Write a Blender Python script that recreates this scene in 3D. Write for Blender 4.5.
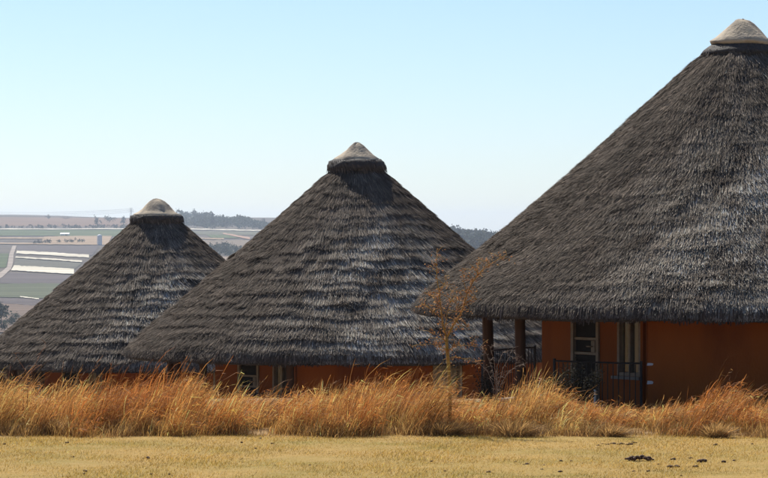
import bpy, bmesh, math, random
import numpy as np
from mathutils import Vector, Matrix

# ------------------------------------------------------------------ scene, camera, light
scene = bpy.context.scene
for o in list(bpy.data.objects):
    bpy.data.objects.remove(o)
C = scene.collection
R = math.radians
rng = np.random.default_rng(7)
random.seed(7)

F = 3270.0            # focal length in photo pixels (photo 768 wide)
EYE = 3.0             # eye height above the lawn
HOR = 225.0           # photo row of the eye level
cam_d = bpy.data.cameras.new('camera')
cam = bpy.data.objects.new('camera', cam_d)
C.objects.link(cam)
cam.location = (0, 0, EYE)
cam.rotation_euler = (R(90), 0, 0)
cam_d.sensor_width = 36.0
cam_d.lens = F / 768 * 36.0
cam_d.shift_y = -(239 - HOR) / 768
cam_d.clip_start = 0.5
cam_d.clip_end = 60000
scene.camera = cam

SUN_EL, SUN_AZ = 46.9, -22.0        # azimuth from +Y (away from the camera), negative = left
world = bpy.data.worlds.new('World')
scene.world = world
world.use_nodes = True
wn = world.node_tree
bg = wn.nodes['Background']
sky = wn.nodes.new('ShaderNodeTexSky')
sky.sky_type = 'NISHITA'
sky.sun_disc = False
sky.sun_elevation = R(SUN_EL)
sky.sun_rotation = R(SUN_AZ)
sky.altitude = 1500
sky.air_density = 0.9
sky.dust_density = 1.2
sky.ozone_density = 6.0
bg.inputs['Strength'].default_value = 0.091
wn.links.new(sky.outputs[0], bg.inputs['Color'])

sun_d = bpy.data.lights.new('sun', 'SUN')
sun_d.energy = 5.0
sun_d.angle = R(0.53)
sun_d.color = (1.0, 0.95, 0.86)
sun = bpy.data.objects.new('sun', sun_d)
C.objects.link(sun)
sv = Vector((math.sin(R(SUN_AZ)) * math.cos(R(SUN_EL)), math.cos(R(SUN_AZ)) * math.cos(R(SUN_EL)), math.sin(R(SUN_EL))))
sun.rotation_euler = sv.to_track_quat('Z', 'Y').to_euler()
sun.location = (-20, 40, 60)

scene.view_settings.view_transform = 'Standard'
scene.view_settings.look = 'None'
scene.view_settings.gamma = 1.0
scene.view_settings.exposure = 0.40
scene.render.engine = 'CYCLES'

# ------------------------------------------------------------------ helpers
def tag(o, label=None, cat=None, group=None, kind=None):
    if label: o['label'] = label
    if cat: o['category'] = cat
    if group: o['group'] = group
    if kind: o['kind'] = kind
    return o

def link(name, me, mat=None, parent=None, smooth=False):
    o = bpy.data.objects.new(name, me)
    C.objects.link(o)
    if mat is not None and not me.materials:
        me.materials.append(mat)
    if parent is not None:
        o.parent = parent
    if smooth:
        me.polygons.foreach_set('use_smooth', np.ones(len(me.polygons), dtype=bool))
    return o

def empty(name, loc=(0, 0, 0), rz=0.0):
    o = bpy.data.objects.new(name, None)
    C.objects.link(o)
    o.location = loc
    o.rotation_euler = (0, 0, rz)
    o.empty_display_size = 0.2
    return o

def np_mesh(name, verts, faces, cols=None):
    """verts (n,3), faces (m,k) all of one size, cols (n,3) optional"""
    verts = np.asarray(verts, dtype=np.float32).reshape(-1, 3)
    faces = np.asarray(faces, dtype=np.int32)
    m, k = faces.shape
    me = bpy.data.meshes.new(name)
    me.vertices.add(len(verts)); me.vertices.foreach_set('co', verts.ravel())
    me.loops.add(m * k); me.loops.foreach_set('vertex_index', faces.ravel())
    me.polygons.add(m)
    me.polygons.foreach_set('loop_start', np.arange(m, dtype=np.int32) * k)
    me.polygons.foreach_set('loop_total', np.full(m, k, dtype=np.int32))
    if cols is not None:
        a = me.color_attributes.new('Col', 'FLOAT_COLOR', 'POINT')
        c4 = np.ones((len(verts), 4), dtype=np.float32); c4[:, :3] = cols
        a.data.foreach_set('color', c4.ravel())
    me.update(calc_edges=True)
    me.validate()
    return me

class MB:
    """collects simple shapes into one mesh"""
    def __init__(s): s.v = []; s.f = []
    def add(s, v, f):
        n = len(s.v); s.v += [tuple(p) for p in v]; s.f += [tuple(i + n for i in q) for q in f]
    def box(s, c, d, rz=0.0):
        cx, cy, cz = c; hx, hy, hz = d[0] / 2, d[1] / 2, d[2] / 2
        ca, sa = math.cos(rz), math.sin(rz); v = []
        for z in (-hz, hz):
            for x, y in ((-hx, -hy), (hx, -hy), (hx, hy), (-hx, hy)):
                v.append((cx + x * ca - y * sa, cy + x * sa + y * ca, cz + z))
        s.add(v, [(3, 2, 1, 0), (4, 5, 6, 7), (0, 1, 5, 4), (1, 2, 6, 5), (2, 3, 7, 6), (3, 0, 4, 7)])
    def tube(s, pts, rad, n=6, cap=True):
        pts = [Vector(p) for p in pts]
        if not hasattr(rad, '__len__'): rad = [rad] * len(pts)
        v = []; f = []
        for i, p in enumerate(pts):
            t = (pts[min(i + 1, len(pts) - 1)] - pts[max(i - 1, 0)])
            if t.length < 1e-9: t = Vector((0, 0, 1))
            t.normalize()
            a = t.cross(Vector((0.13, 0.97, 0.21))); a.normalize(); b = t.cross(a)
            for k in range(n):
                an = 2 * math.pi * k / n
                v.append(p + (a * math.cos(an) + b * math.sin(an)) * rad[i])
        for i in range(len(pts) - 1):
            for k in range(n):
                f.append((i * n + k, i * n + (k + 1) % n, (i + 1) * n + (k + 1) % n, (i + 1) * n + k))
        if cap:
            f.append(tuple(range(n - 1, -1, -1))); f.append(tuple((len(pts) - 1) * n + k for k in range(n)))
        s.add(v, f)
    def lathe(s, prof, n=48, wob=None):
        v = []; f = []
        for i, (r, z) in enumerate(prof):
            for k in range(n):
                a = 2 * math.pi * k / n
                dr, dz = wob(i, k) if wob else (0, 0)
                v.append(((r + dr) * math.sin(a), -(r + dr) * math.cos(a), z + dz))
        for i in range(len(prof) - 1):
            for k in range(n):
                f.append((i * n + k, i * n + (k + 1) % n, (i + 1) * n + (k + 1) % n, (i + 1) * n + k))
        s.add(v, f)
    def build(s, name, mat, parent=None, smooth=False):
        me = bpy.data.meshes.new(name)
        me.from_pydata(s.v, [], s.f); me.update()
        bm = bmesh.new(); bm.from_mesh(me); bmesh.ops.recalc_face_normals(bm, faces=bm.faces); bm.to_mesh(me); bm.free()
        return link(name, me, mat, parent, smooth)

def ribbons(P, W, cols):
    """P (n,k,3) centre lines, W (n,k,3) half-width vectors, cols (n,k,3) -> verts, quads, cols"""
    n, k, _ = P.shape
    V = np.stack([P - W, P + W], axis=2).reshape(-1, 3)
    base = (np.arange(n) * k * 2)[:, None] + (np.arange(k - 1) * 2)[None, :]
    base = base.ravel()
    Q = np.stack([base, base + 1, base + 3, base + 2], axis=1)
    cc = np.repeat(cols.reshape(n * k, 3), 2, axis=0)
    return V, Q, cc

# ------------------------------------------------------------------ materials
def new_mat(name):
    m = bpy.data.materials.new(name); m.use_nodes = True
    return m, m.node_tree, m.node_tree.nodes['Principled BSDF']

def noise_mat(name, c1, c2, scale=3.0, rough=0.8, bump=0.2, detail=8, c3=None, scale3=0.6, spec=0.3, stretch=None, bump_scale=None, bdist=0.02):
    m, nt, b = new_mat(name)
    tc = nt.nodes.new('ShaderNodeTexCoord'); mp = nt.nodes.new('ShaderNodeMapping')
    nt.links.new(tc.outputs['Object'], mp.inputs[0])
    if stretch: mp.inputs['Scale'].default_value = stretch
    n = nt.nodes.new('ShaderNodeTexNoise'); n.inputs['Scale'].default_value = scale; n.inputs['Detail'].default_value = detail
    n.inputs['Roughness'].default_value = 0.62
    nt.links.new(mp.outputs[0], n.inputs['Vector'])
    r = nt.nodes.new('ShaderNodeValToRGB')
    r.color_ramp.elements[0].position = 0.32; r.color_ramp.elements[1].position = 0.68
    r.color_ramp.elements[0].color = (*c1, 1); r.color_ramp.elements[1].color = (*c2, 1)
    nt.links.new(n.outputs[0], r.inputs[0])
    out = r.outputs[0]
    if c3:
        n3 = nt.nodes.new('ShaderNodeTexNoise'); n3.inputs['Scale'].default_value = scale3; n3.inputs['Detail'].default_value = 6
        nt.links.new(mp.outputs[0], n3.inputs['Vector'])
        r3 = nt.nodes.new('ShaderNodeValToRGB'); r3.color_ramp.elements[0].position = 0.48; r3.color_ramp.elements[1].position = 0.66
        nt.links.new(n3.outputs[0], r3.inputs[0])
        mx = nt.nodes.new('ShaderNodeMixRGB'); mx.inputs[2].default_value = (*c3, 1)
        nt.links.new(r3.outputs[0], mx.inputs[0]); nt.links.new(out, mx.inputs[1]); out = mx.outputs[0]
    nt.links.new(out, b.inputs['Base Color'])
    b.inputs['Roughness'].default_value = rough
    b.inputs['Specular IOR Level'].default_value = spec
    if bump:
        nb = nt.nodes.new('ShaderNodeTexNoise'); nb.inputs['Scale'].default_value = bump_scale or scale * 4; nb.inputs['Detail'].default_value = 6
        nt.links.new(mp.outputs[0], nb.inputs['Vector'])
        bp = nt.nodes.new('ShaderNodeBump'); bp.inputs['Strength'].default_value = bump; bp.inputs['Distance'].default_value = bdist
        nt.links.new(nb.outputs[0], bp.inputs['Height']); nt.links.new(bp.outputs[0], b.inputs['Normal'])
    return m

def strand_mat(name, rough=0.5, spec=0.5, transl=0.0, gain=1.0):
    m, nt, b = new_mat(name)
    a = nt.nodes.new('ShaderNodeVertexColor'); a.layer_name = 'Col'
    nt.links.new(a.outputs[0], b.inputs['Base Color'])
    b.inputs['Roughness'].default_value = rough
    b.inputs['Specular IOR Level'].default_value = spec
    if transl > 0:
        t = nt.nodes.new('ShaderNodeBsdfTranslucent'); nt.links.new(a.outputs[0], t.inputs[0])
        mx = nt.nodes.new('ShaderNodeMixShader'); mx.inputs[0].default_value = transl
        nt.links.new(b.outputs[0], mx.inputs[1]); nt.links.new(t.outputs[0], mx.inputs[2])
        nt.links.new(mx.outputs[0], nt.nodes['Material Output'].inputs[0])
    return m

M = {}
M['straw'] = strand_mat('weathered_straw', 0.75, 0.05)
M['thatch'] = noise_mat('thatch_core', (0.035, 0.03, 0.027), (0.07, 0.06, 0.052), 14, 0.8, 0.6, stretch=(1, 1, 0.25), bump_scale=40)
M['cap'] = noise_mat('cap_cement', (0.42, 0.34, 0.235), (0.55, 0.45, 0.32), 5, 0.85, 0.8, c3=(0.24, 0.20, 0.16), scale3=2.6)
M['plaster'] = noise_mat('ochre_plaster', (0.25, 0.063, 0.007), (0.31, 0.081, 0.009), 1.3, 0.85, 0.3, c3=(0.195, 0.047, 0.007), scale3=0.9, stretch=(1, 1, .45), bump_scale=30)
M['slab'] = noise_mat('concrete_slab', (0.2, 0.19, 0.17), (0.3, 0.28, 0.25), 4, 0.9, 0.2)
M['pole'] = noise_mat('pole_wood', (0.045, 0.022, 0.012), (0.10, 0.05, 0.028), 8, 0.8, 0.4, stretch=(1, 1, 0.1))
M['iron'] = noise_mat('black_iron', (0.012, 0.012, 0.013), (0.03, 0.027, 0.025), 20, 0.6, 0.1)
M['frame'] = noise_mat('frame_paint', (0.22, 0.17, 0.115), (0.32, 0.25, 0.18), 9, 0.6, 0.1)
M['white'] = noise_mat('white_paint', (0.72, 0.71, 0.68), (0.82, 0.81, 0.78), 2, 0.6, 0.05)
M['steel'] = noise_mat('lock_steel', (0.3, 0.3, 0.3), (0.45, 0.44, 0.43), 20, 0.4, 0.05)
M['curtain'] = noise_mat('curtain_cloth', (0.26, 0.23, 0.19), (0.38, 0.34, 0.28), 3, 0.9, 0.5, stretch=(9, 9, 0.3), bump_scale=3, bdist=0.05)
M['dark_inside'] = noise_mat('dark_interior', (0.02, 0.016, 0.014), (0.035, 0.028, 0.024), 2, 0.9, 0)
m, nt, b = new_mat('window_glass')
b.inputs['Base Color'].default_value = (0.9, 0.92, 0.92, 1); b.inputs['Roughness'].default_value = 0.03
b.inputs['Transmission Weight'].default_value = 1.0; b.inputs['IOR'].default_value = 1.45
M['glass'] = m
M['mesh_panel'] = noise_mat('door_panel', (0.012, 0.010, 0.009), (0.022, 0.018, 0.016), 6, 0.7, 0.05, spec=0.15)
M['grass'] = strand_mat('dry_grass', 0.6, 0.12, 0.42)
M['lawn_blade'] = strand_mat('lawn_blades', 0.6, 0.2, 0.35)
M['leaf'] = strand_mat('leaves', 0.7, 0.05, 0.35)
M['bark_yellow'] = noise_mat('sapling_bark', (0.30, 0.17, 0.035), (0.44, 0.27, 0.06), 25, 0.8, 0.3, stretch=(1, 1, 0.3), c3=(0.28, 0.14, 0.045), scale3=4)
M['twig_pale'] = noise_mat('pale_twig', (0.22, 0.15, 0.10), (0.36, 0.27, 0.19), 20, 0.7, 0.2)
M['twig_brown'] = noise_mat('brown_stalk', (0.20, 0.09, 0.04), (0.34, 0.17, 0.08), 20, 0.7, 0.2)
M['bark'] = noise_mat('tree_bark', (0.05, 0.04, 0.03), (0.1, 0.08, 0.06), 2, 0.9, 0.3)
M['dung'] = noise_mat('dung', (0.045, 0.022, 0.013), (0.14, 0.07, 0.04), 12, 0.85, 0.7, bump_scale=30)
M['pylon'] = noise_mat('galvanised', (0.28, 0.29, 0.3), (0.36, 0.37, 0.38), 0.3, 0.5, 0)
M['roof_sheet'] = noise_mat('pale_roof_sheet', (0.45, 0.46, 0.47), (0.56, 0.57, 0.58), 0.2, 0.5, 0)

# ------------------------------------------------------------------ terrain
PY = np.array([-60, 4, 14, 24, 33, 39, 47, 53, 58, 64, 72, 78, 84, 90, 98, 102, 112, 130, 200, 500, 1000, 1300, 1500, 2000, 2600, 3600, 5000, 6500, 7200, 9000, 16000], float)
PZ = np.array([1.4, 1.4, 1.05, 0.4, 0.05, 0, 0, -0.12, -0.32, -0.4, -1.3, -1.98, -2.05, -2.15, -3.0, -3.22, -3.3, -5, -13, -36, -50, -50, -45, -43, -36.8, -19, -4.6, 19, 20, 8, -25], float)
def sm(a, b_, x):
    t = np.clip((np.asarray(x, float) - a) / (b_ - a), 0, 1)
    return t * t * (3 - 2 * t)
def pchip_slopes(x, y):
    h = np.diff(x); d = np.diff(y) / h
    m_ = np.zeros_like(y); m_[0] = d[0]; m_[-1] = d[-1]
    for i in range(1, len(y) - 1):
        if d[i - 1] * d[i] > 0:
            w1 = 2 * h[i] + h[i - 1]; w2 = h[i] + 2 * h[i - 1]
            m_[i] = (w1 + w2) / (w1 / d[i - 1] + w2 / d[i])
    return m_
PM = pchip_slopes(PY, PZ)
def terrain(x, y):
    x = np.asarray(x, float); y = np.clip(np.asarray(y, float), PY[0], PY[-1])
    i = np.clip(np.searchsorted(PY, y) - 1, 0, len(PY) - 2)
    h = PY[i + 1] - PY[i]; t = (y - PY[i]) / h
    z = (2*t**3-3*t**2+1)*PZ[i] + (t**3-2*t**2+t)*h*PM[i] + (-2*t**3+3*t**2)*PZ[i+1] + (t**3-t**2)*h*PM[i+1]
    px = 384 + x / np.maximum(y, 50.0) * F
    z = z - sm(270, 470, px) * 38 * sm(4300, 6300, y)
    z = z + sm(900, 2500, y) * (1.6 * np.sin(x / 310 + 1.0) * np.sin(y / 420) + 1.1 * np.sin(x / 130 + y / 260))
    z = z + sm(5200, 6300, y) * (2.0 * np.sin(x / 170 + 0.6) + 1.2 * np.sin(x / 71))
    return z
def ray_ground(px, py, y0=1450.0, y1=7600.0):
    tx = (px - 384) / F; tz = -(py - HOR) / F
    ys = np.linspace(y0, y1, 2500)
    d = EYE + tz * ys - terrain(tx * ys, ys)
    k = np.argmax(d < 0) if (d < 0).any() else len(ys) - 1
    y = ys[k]
    return np.array([tx * y, y, float(terrain(tx * y, y))])
def at(px, py, Y):
    return Vector(((px - 384) / F * Y, Y, EYE - (py - HOR) / F * Y))
def lawn_at(px, py):
    Y = EYE * F / (py - HOR)
    for _ in range(6):
        Y = (EYE - float(terrain((px - 384) / F * Y, Y))) * F / (py - HOR)
    return Vector(((px - 384) / F * Y, Y, float(terrain((px - 384) / F * Y, Y))))

def make_ground():
    ys = np.concatenate([np.linspace(-60, 30, 31), np.linspace(31, 135, 105), np.geomspace(138, 1400, 60), np.linspace(1430, 7600, 150), np.geomspace(7700, 15900, 20)])
    u = np.linspace(-1, 1, 161); u = 0.35 * u + 0.65 * u ** 3
    Xg = u[None, :] * (70 + 0.75 * np.maximum(ys, 0))[:, None]
    Yg = np.repeat(ys[:, None], len(u), 1)
    Zg = terrain(Xg, Yg)
    near = (1 - sm(100, 140, Yg)) * (np.sin(Xg * 1.7 + Yg * 0.9) * np.sin(Yg * 1.3 - Xg * .4)) * 0.012
    V = np.stack([Xg, Yg, Zg + near], -1).reshape(-1, 3)
    nu = len(u); a = (np.arange(len(ys) - 1)[:, None] * nu + np.arange(nu - 1)[None, :]).ravel()
    Q = np.stack([a, a + 1, a + nu + 1, a + nu], 1)
    me = np_mesh('ground', V, Q)
    m, nt, b = new_mat('ground_soil')
    L = nt.links.new; N = nt.nodes.new
    tc = N('ShaderNodeTexCoord'); sx = N('ShaderNodeSeparateXYZ'); L(tc.outputs['Object'], sx.inputs[0])
    def noise(scale, detail=6, vec=None):
        n = N('ShaderNodeTexNoise'); n.inputs['Scale'].default_value = scale; n.inputs['Detail'].default_value = detail
        L(vec or tc.outputs['Object'], n.inputs['Vector']); return n.outputs[0]
    def ramp(fac, p0, c0, p1, c1):
        r = N('ShaderNodeValToRGB'); r.color_ramp.elements[0].position = p0; r.color_ramp.elements[1].position = p1
        r.color_ramp.elements[0].color = (*c0, 1); r.color_ramp.elements[1].color = (*c1, 1); L(fac, r.inputs[0]); return r.outputs[0]
    def mix(f, a_, b_):
        x = N('ShaderNodeMixRGB'); L(f, x.inputs[0]); L(a_, x.inputs[1]); L(b_, x.inputs[2]); return x.outputs[0]
    def mrange(v, a0, a1):
        x = N('ShaderNodeMapRange'); x.inputs[1].default_value = a0; x.inputs[2].default_value = a1; L(v, x.inputs[0]); return x.outputs[0]
    lawn1 = ramp(noise(9, 8), 0.3, (0.30, 0.19, 0.055), 0.7, (0.43, 0.285, 0.095))
    lawn2 = ramp(noise(2.2, 6), 0.4, (0.25, 0.19, 0.048), 0.7, (0.38, 0.255, 0.09))
    lawn = mix(ramp(noise(0.55, 5), 0.4, (0, 0, 0), 0.62, (1, 1, 1)), lawn1, lawn2)
    rough_ = ramp(noise(1.6, 8), 0.35, (0.22, 0.13, 0.055), 0.7, (0.36, 0.24, 0.11))
    near_c = mix(mrange(sx.outputs[1], 46.2, 46.9), lawn, rough_)
    mp = N('ShaderNodeMapping'); mp.inputs['Scale'].default_value = (0.0025, 0.006, 0.006); L(tc.outputs['Object'], mp.inputs[0])
    far = ramp(noise(1.0, 8, mp.outputs[0]), 0.35, (0.08, 0.065, 0.054), 0.7, (0.125, 0.10, 0.075))
    col = mix(mrange(sx.outputs[1], 130, 400), near_c, far)
    L(col, b.inputs['Base Color']); b.inputs['Roughness'].default_value = 0.95; b.inputs['Specular IOR Level'].default_value = 0.1
    bp = N('ShaderNodeBump'); bp.inputs['Strength'].default_value = 0.5; bp.inputs['Distance'].default_value = 0.02
    L(noise(40, 6), bp.inputs['Height']); L(bp.outputs[0], b.inputs['Normal'])
    tag(link('ground', me, m, smooth=True), kind='structure')
make_ground()

def field(name, top, bot, c1, c2, lift=0.5, nu=24, nv=5):
    """a field of the far valley side, corners seen in the photograph and dropped on the terrain"""
    top = np.array(top, float); bot = np.array(bot, float)
    V = []
    for j in range(nv + 1):
        for i in range(nu + 1):
            t = i / nu; s = j / nv
            k = t * (len(top) - 1); a = min(int(k), len(top) - 2); pt = top[a] + (top[a + 1] - top[a]) * (k - a)
            k = t * (len(bot) - 1); a = min(int(k), len(bot) - 2); pb = bot[a] + (bot[a + 1] - bot[a]) * (k - a)
            p = pt + (pb - pt) * s
            if 0 < i < nu and j in (0, nv): p = p + np.array([0, rng.normal(0, 0.15)])
            g = ray_ground(p[0], p[1]); V.append((g[0], g[1], g[2] + lift))
    a = (np.arange(nv)[:, None] * (nu + 1) + np.arange(nu)[None, :]).ravel()
    Q = np.stack([a, a + nu + 1, a + nu + 2, a + 1], 1)
    k_ = 1.0 if c1[0] > .5 else .72; c1 = tuple(.78 * k_ * q for q in c1); c2 = tuple(1.2 * k_ * q for q in c2)
    mt = noise_mat(name + '_soil', c1, c2, 1.0, 0.95, 0, stretch=(0.006, 0.05, 0.05), spec=0.1)
    tag(link(name, np_mesh(name, V, Q), mt), kind='structure')

STRAWC = ((0.52, 0.47, 0.35), (0.66, 0.60, 0.48)); 
PURP = ((0.105, 0.085, 0.085), (0.15, 0.12, 0.11)); GREEN = ((0.07, 0.105, 0.035), (0.12, 0.15, 0.055)); TAN = ((0.36, 0.24, 0.14), (0.46, 0.33, 0.21))
BROWN = ((0.20, 0.115, 0.07), (0.27, 0.16, 0.10))
field('upland_field', [(-40, 217.5), (60, 217.8), (135, 219)], [(-40, 226), (135, 227)], *BROWN, lift=0.4)
field('farm_road', [(-40, 229.2), (60, 229.3), (140, 228.9)], [(-40, 229.9), (60, 230.0), (140, 229.6)], *STRAWC, lift=1.2)
field('green_field', [(-40, 230.6), (140, 230)], [(-40, 236), (140, 236.5)], *GREEN)
field('tan_field', [(44, 237), (75, 236.2), (112, 236)], [(40, 244.5), (75, 245), (108, 245.2)], *TAN)
field('tan_strip', [(-40, 237.6), (44, 238)], [(-40, 239.2), (44, 239.4)], *TAN, lift=0.8)
field('tan_strip', [(-30, 243.2), (98, 244.4)], [(-30, 244.4), (98, 245.6)], *TAN, lift=1.0)
field('ploughed_field', [(17, 246), (100, 245.8)], [(17, 252), (92, 256)], *PURP)
field('mown_strip', [(17, 251.4), (50, 253.0), (89, 255.6)], [(16, 254.2), (50, 256.0), (89, 258.6)], *STRAWC, lift=0.9)
field('mown_strip', [(16, 257.3), (50, 259.3), (82, 261.3)], [(15, 258.6), (50, 260.7), (82, 263.0)], *STRAWC, lift=0.9)
field('mown_strip', [(14, 266.3), (45, 268.0), (74, 269.9)], [(11, 271.2), (45, 273.4), (74, 275.2)], *STRAWC, lift=0.9)
field('stubble_field', [(16, 259), (82, 263.5)], [(14, 266), (75, 269.5)], (0.12, 0.115, 0.085), (0.16, 0.15, 0.11))
field('green_field', [(-40, 254), (9, 254)], [(-40, 270), (6, 268)], *GREEN)
field('dirt_track', [(12.6, 246.3), (9.2, 255), (8.2, 262), (7, 268), (-3, 276), (-30, 292)], [(16.4, 246.3), (13.8, 255), (13, 264), (11, 270), (1, 279), (-28, 295)], (0.36, 0.29, 0.24), (0.5, 0.42, 0.35), lift=0.7, nu=30, nv=3)
field('ploughed_field', [(-30, 273), (10, 273), (72, 276)], [(-30, 284), (60, 284)], *PURP, lift=0.4)
field('pasture', [(-30, 284), (60, 284)], [(-30, 297), (46, 299)], (0.09, 0.11, 0.05), (0.14, 0.15, 0.08), lift=0.45)
field('ploughed_field', [(-30, 297.5), (46, 299.5)], [(-30, 302), (38, 306)], *PURP, lift=0.35)
field('mown_strip', [(20, 297.4), (39, 299.8)], [(20, 298.3), (39, 300.7)], *STRAWC, lift=0.9)
field('brown_field', [(-30, 302), (36, 306.5)], [(-30, 330), (8, 334)], (0.17, 0.115, 0.08), (0.23, 0.16, 0.115))
field('farm_road', [(190, 229.3), (270, 231)], [(190, 230.1), (270, 231.8)], *STRAWC, lift=1.2)
field('green_field', [(190, 231.4), (268, 232)], [(200, 235), (262, 235.5)], (0.12, 0.12, 0.07), (0.16, 0.15, 0.09))
field('dirt_track', [(223, 233.4), (236, 235.5), (250, 238)], [(223, 234.6), (236, 237.4), (250, 240.2)], (0.42, 0.25, 0.17), (0.52, 0.33, 0.23), lift=1.0, nu=12, nv=2)
field('green_field', [(206, 235.2), (226, 235.2)], [(212, 238.4), (240, 238.6)], *GREEN, lift=0.7)
field('tan_strip', [(200, 238.4), (224, 239)], [(202, 239.8), (224, 240.2)], *TAN, lift=1.0)
field('brown_field', [(200, 240.4), (250, 240.6)], [(214, 250), (245, 249)], (0.22, 0.17, 0.12), (0.28, 0.215, 0.155))
field('tan_field', [(216, 257), (238, 257)], [(216, 266), (238, 266)], (0.3, 0.22, 0.16), (0.38, 0.28, 0.2))

# ------------------------------------------------------------------ far trees
def crown_arrays(n, cx, cy, cz, rx, rz, size, col, rg, conifer=False):
    ncl = 9
    cl = rg.normal(0, 0.42, (ncl, 3)); cl[:, 2] = rg.uniform(-0.6, 0.75, ncl)
    k = rg.integers(0, ncl, n)
    p = cl[k] + rg.normal(0, 0.24, (n, 3))
    if conifer:
        w = np.clip(0.55 - 0.5 * p[:, 2], 0.06, 1); p[:, :2] *= (w * 1.1)[:, None]
    c = np.stack([cx + p[:, 0] * rx, cy + p[:, 1] * rx, cz + p[:, 2] * rz], 1)
    a = rg.normal(0, 1, (n, 3)); a /= np.linalg.norm(a, axis=1)[:, None]
    b_ = np.cross(a, rg.normal(0, 1, (n, 3))); b_ /= np.linalg.norm(b_, axis=1)[:, None]
    s = size * rg.uniform(0.5, 1.2, n)[:, None]
    V = np.stack([c - a * s, c + b_ * s * 0.7, c + a * s, c - b_ * s * 0.7], 1)
    cc = np.array(col)[None, :] * rg.uniform(0.6, 1.4, (n, 1)) * rg.uniform(0.9, 1.1, (n, 3))
    return V.reshape(-1, 3), np.repeat(cc, 4, 0)

def quads_mesh(name, V, cc):
    return np_mesh(name, V, np.arange(len(V)).reshape(-1, 4), cc)

def wood(name, label, spots, col, mat=None, cat='trees'):
    VV = []; CC = []; mb = MB()
    for (px, py, h, w) in spots:
        g = ray_ground(px, py)
        v, c = crown_arrays(70, g[0], g[1], g[2] + h * 0.55, w, h * 0.5, h * 0.13, np.array(col) * rng.uniform(0.7, 1.25), rng, rng.random() < 0.12)
        VV.append(v); CC.append(c)
    o = link(name, quads_mesh(name, np.concatenate(VV), np.concatenate(CC)), M['leaf'])
    tag(o, label, cat, kind='stuff')
    return o

def wood_spots(pxs, tops, bots, n, hmin, hmax):
    out = []
    for _ in range(n):
        px = rng.uniform(pxs[0], pxs[-1])
        t = np.interp(px, pxs, tops); b_ = np.interp(px, pxs, bots)
        base = rng.uniform(min(t + 4, b_ - 0.6), b_)
        g = ray_ground(px, base); ppm = F / g[1]
        h = min(rng.uniform(hmin, hmax), (base - t) / ppm + rng.uniform(0, 1.5))
        out.append((px, base, max(h, 3.5), h * rng.uniform(0.4, 0.6)))
    return out

wood('hillside_wood', 'blue-green wooded hillside on the skyline between the left and middle huts',
     wood_spots([176, 182, 188, 197, 205, 212, 220, 232, 240, 246, 252, 270], [209, 209.5, 208.5, 211, 213, 214, 217, 218.5, 216.5, 217, 221, 224], [229, 229, 229, 229, 229, 229, 229, 229.5, 229, 229, 229, 229], 260, 9, 17), (0.045, 0.06, 0.04))
wood('distant_wood', 'hazy blue wooded hill in the gap between middle and right roofs',
     wood_spots([436, 448, 455, 463, 472, 482, 490, 500], [226, 226.5, 228.5, 230, 231.5, 232.5, 234, 235], [252, 253, 254, 254, 253, 252, 250, 250], 240, 10, 18), (0.05, 0.06, 0.045))
wood('valley_scrub', 'dark bush scrub in the valley between the left and middle roofs',
     wood_spots([205, 215, 225, 238, 246], [246, 245, 243, 246, 247], [254, 257, 258, 256, 252], 70, 4, 9), (0.05, 0.06, 0.035))
wood('hedgerow', 'low hedgerow of bushes along the far pale farm road',
     wood_spots([-20, 30, 60, 80, 100, 130], [224, 224, 223.2, 224, 223.2, 222.5], [229, 229, 229, 229, 229, 229], 130, 3, 6.5), (0.07, 0.075, 0.06), cat='hedge')
wood('field_bushes', 'scattered dark bushes on the tan valley field near the white silo',
     wood_spots([30, 46, 62, 70, 78, 84], [242, 239, 236.5, 238, 236, 238], [245, 244, 244, 243.5, 243, 242.5], 26, 2.5, 5), (0.06, 0.065, 0.05), cat='bushes')

def far_tree(name, label, px, py, hpx, wpx, col, n=220, conifer=False, group=None):
    g = ray_ground(px, py); ppm = F / g[1]; h = hpx / ppm; w = wpx / ppm / 2
    t = empty(name, tuple(g)); tag(t, label, 'tree', group)
    mb = MB(); mb.tube([(0, 0, -0.5), (0.1, 0, h * 0.3), (0, 0.1, h * 0.75)], [h * 0.035, h * 0.028, h * 0.01], 7)
    for k in range(4):
        a = k * 1.7; mb.tube([(0, 0, h * 0.3), (math.cos(a) * w * .6, math.sin(a) * w * .6, h * 0.65)], [h * 0.018, h * 0.006], 5)
    mb.build('trunk', M['bark'], t)
    v, c = crown_arrays(n, 0, 0, h * 0.58, w, h * 0.46, h * 0.085, col, rng, conifer)
    link('crown', quads_mesh('crown', v, c), M['leaf'], t)
far_tree('ridge_tree', 'lone round dark tree on the far ridge left of the pylon', 97, 225.5, 9, 6.5, (0.045, 0.055, 0.04))
far_tree('ridge_tree', 'small dark tree on the far ridge just left of the left roof cap', 123.5, 225, 8, 5, (0.045, 0.055, 0.04))
far_tree('ridge_tree', 'tiny round tree on the bare skyline near the left edge', 48.5, 219.5, 4.5, 5, (0.055, 0.06, 0.045))
far_tree('ridge_tree', 'wide low bush on the bare skyline of the far ridge', 66, 219.8, 3.2, 13, (0.06, 0.065, 0.05))
far_tree('ridge_tree', 'broad tree clump on the ridge right of the lone round tree', 109, 223, 7, 13, (0.05, 0.06, 0.045), 320)
far_tree('conifer_tree', 'narrow dark conifer standing out of the skyline wood', 212.3, 229, 15, 6, (0.025, 0.035, 0.028), 260, True)
far_tree('ridge_tree', 'round tree on the ridge at the foot of the middle roof slope', 264.5, 228, 9, 7, (0.05, 0.06, 0.045))
far_tree('valley_tree', 'large dark green tree low in the valley at the left edge', 1, 321, 17, 17, (0.035, 0.05, 0.035), 500)
far_tree('valley_tree', 'grey-green bushy tree beside the dark valley tree at left edge', 11, 326, 12, 17, (0.07, 0.085, 0.06), 400)
far_tree('valley_tree', 'low olive bush in the valley against the left roof slope', 4, 331, 10, 14, (0.06, 0.07, 0.045), 400)

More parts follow.
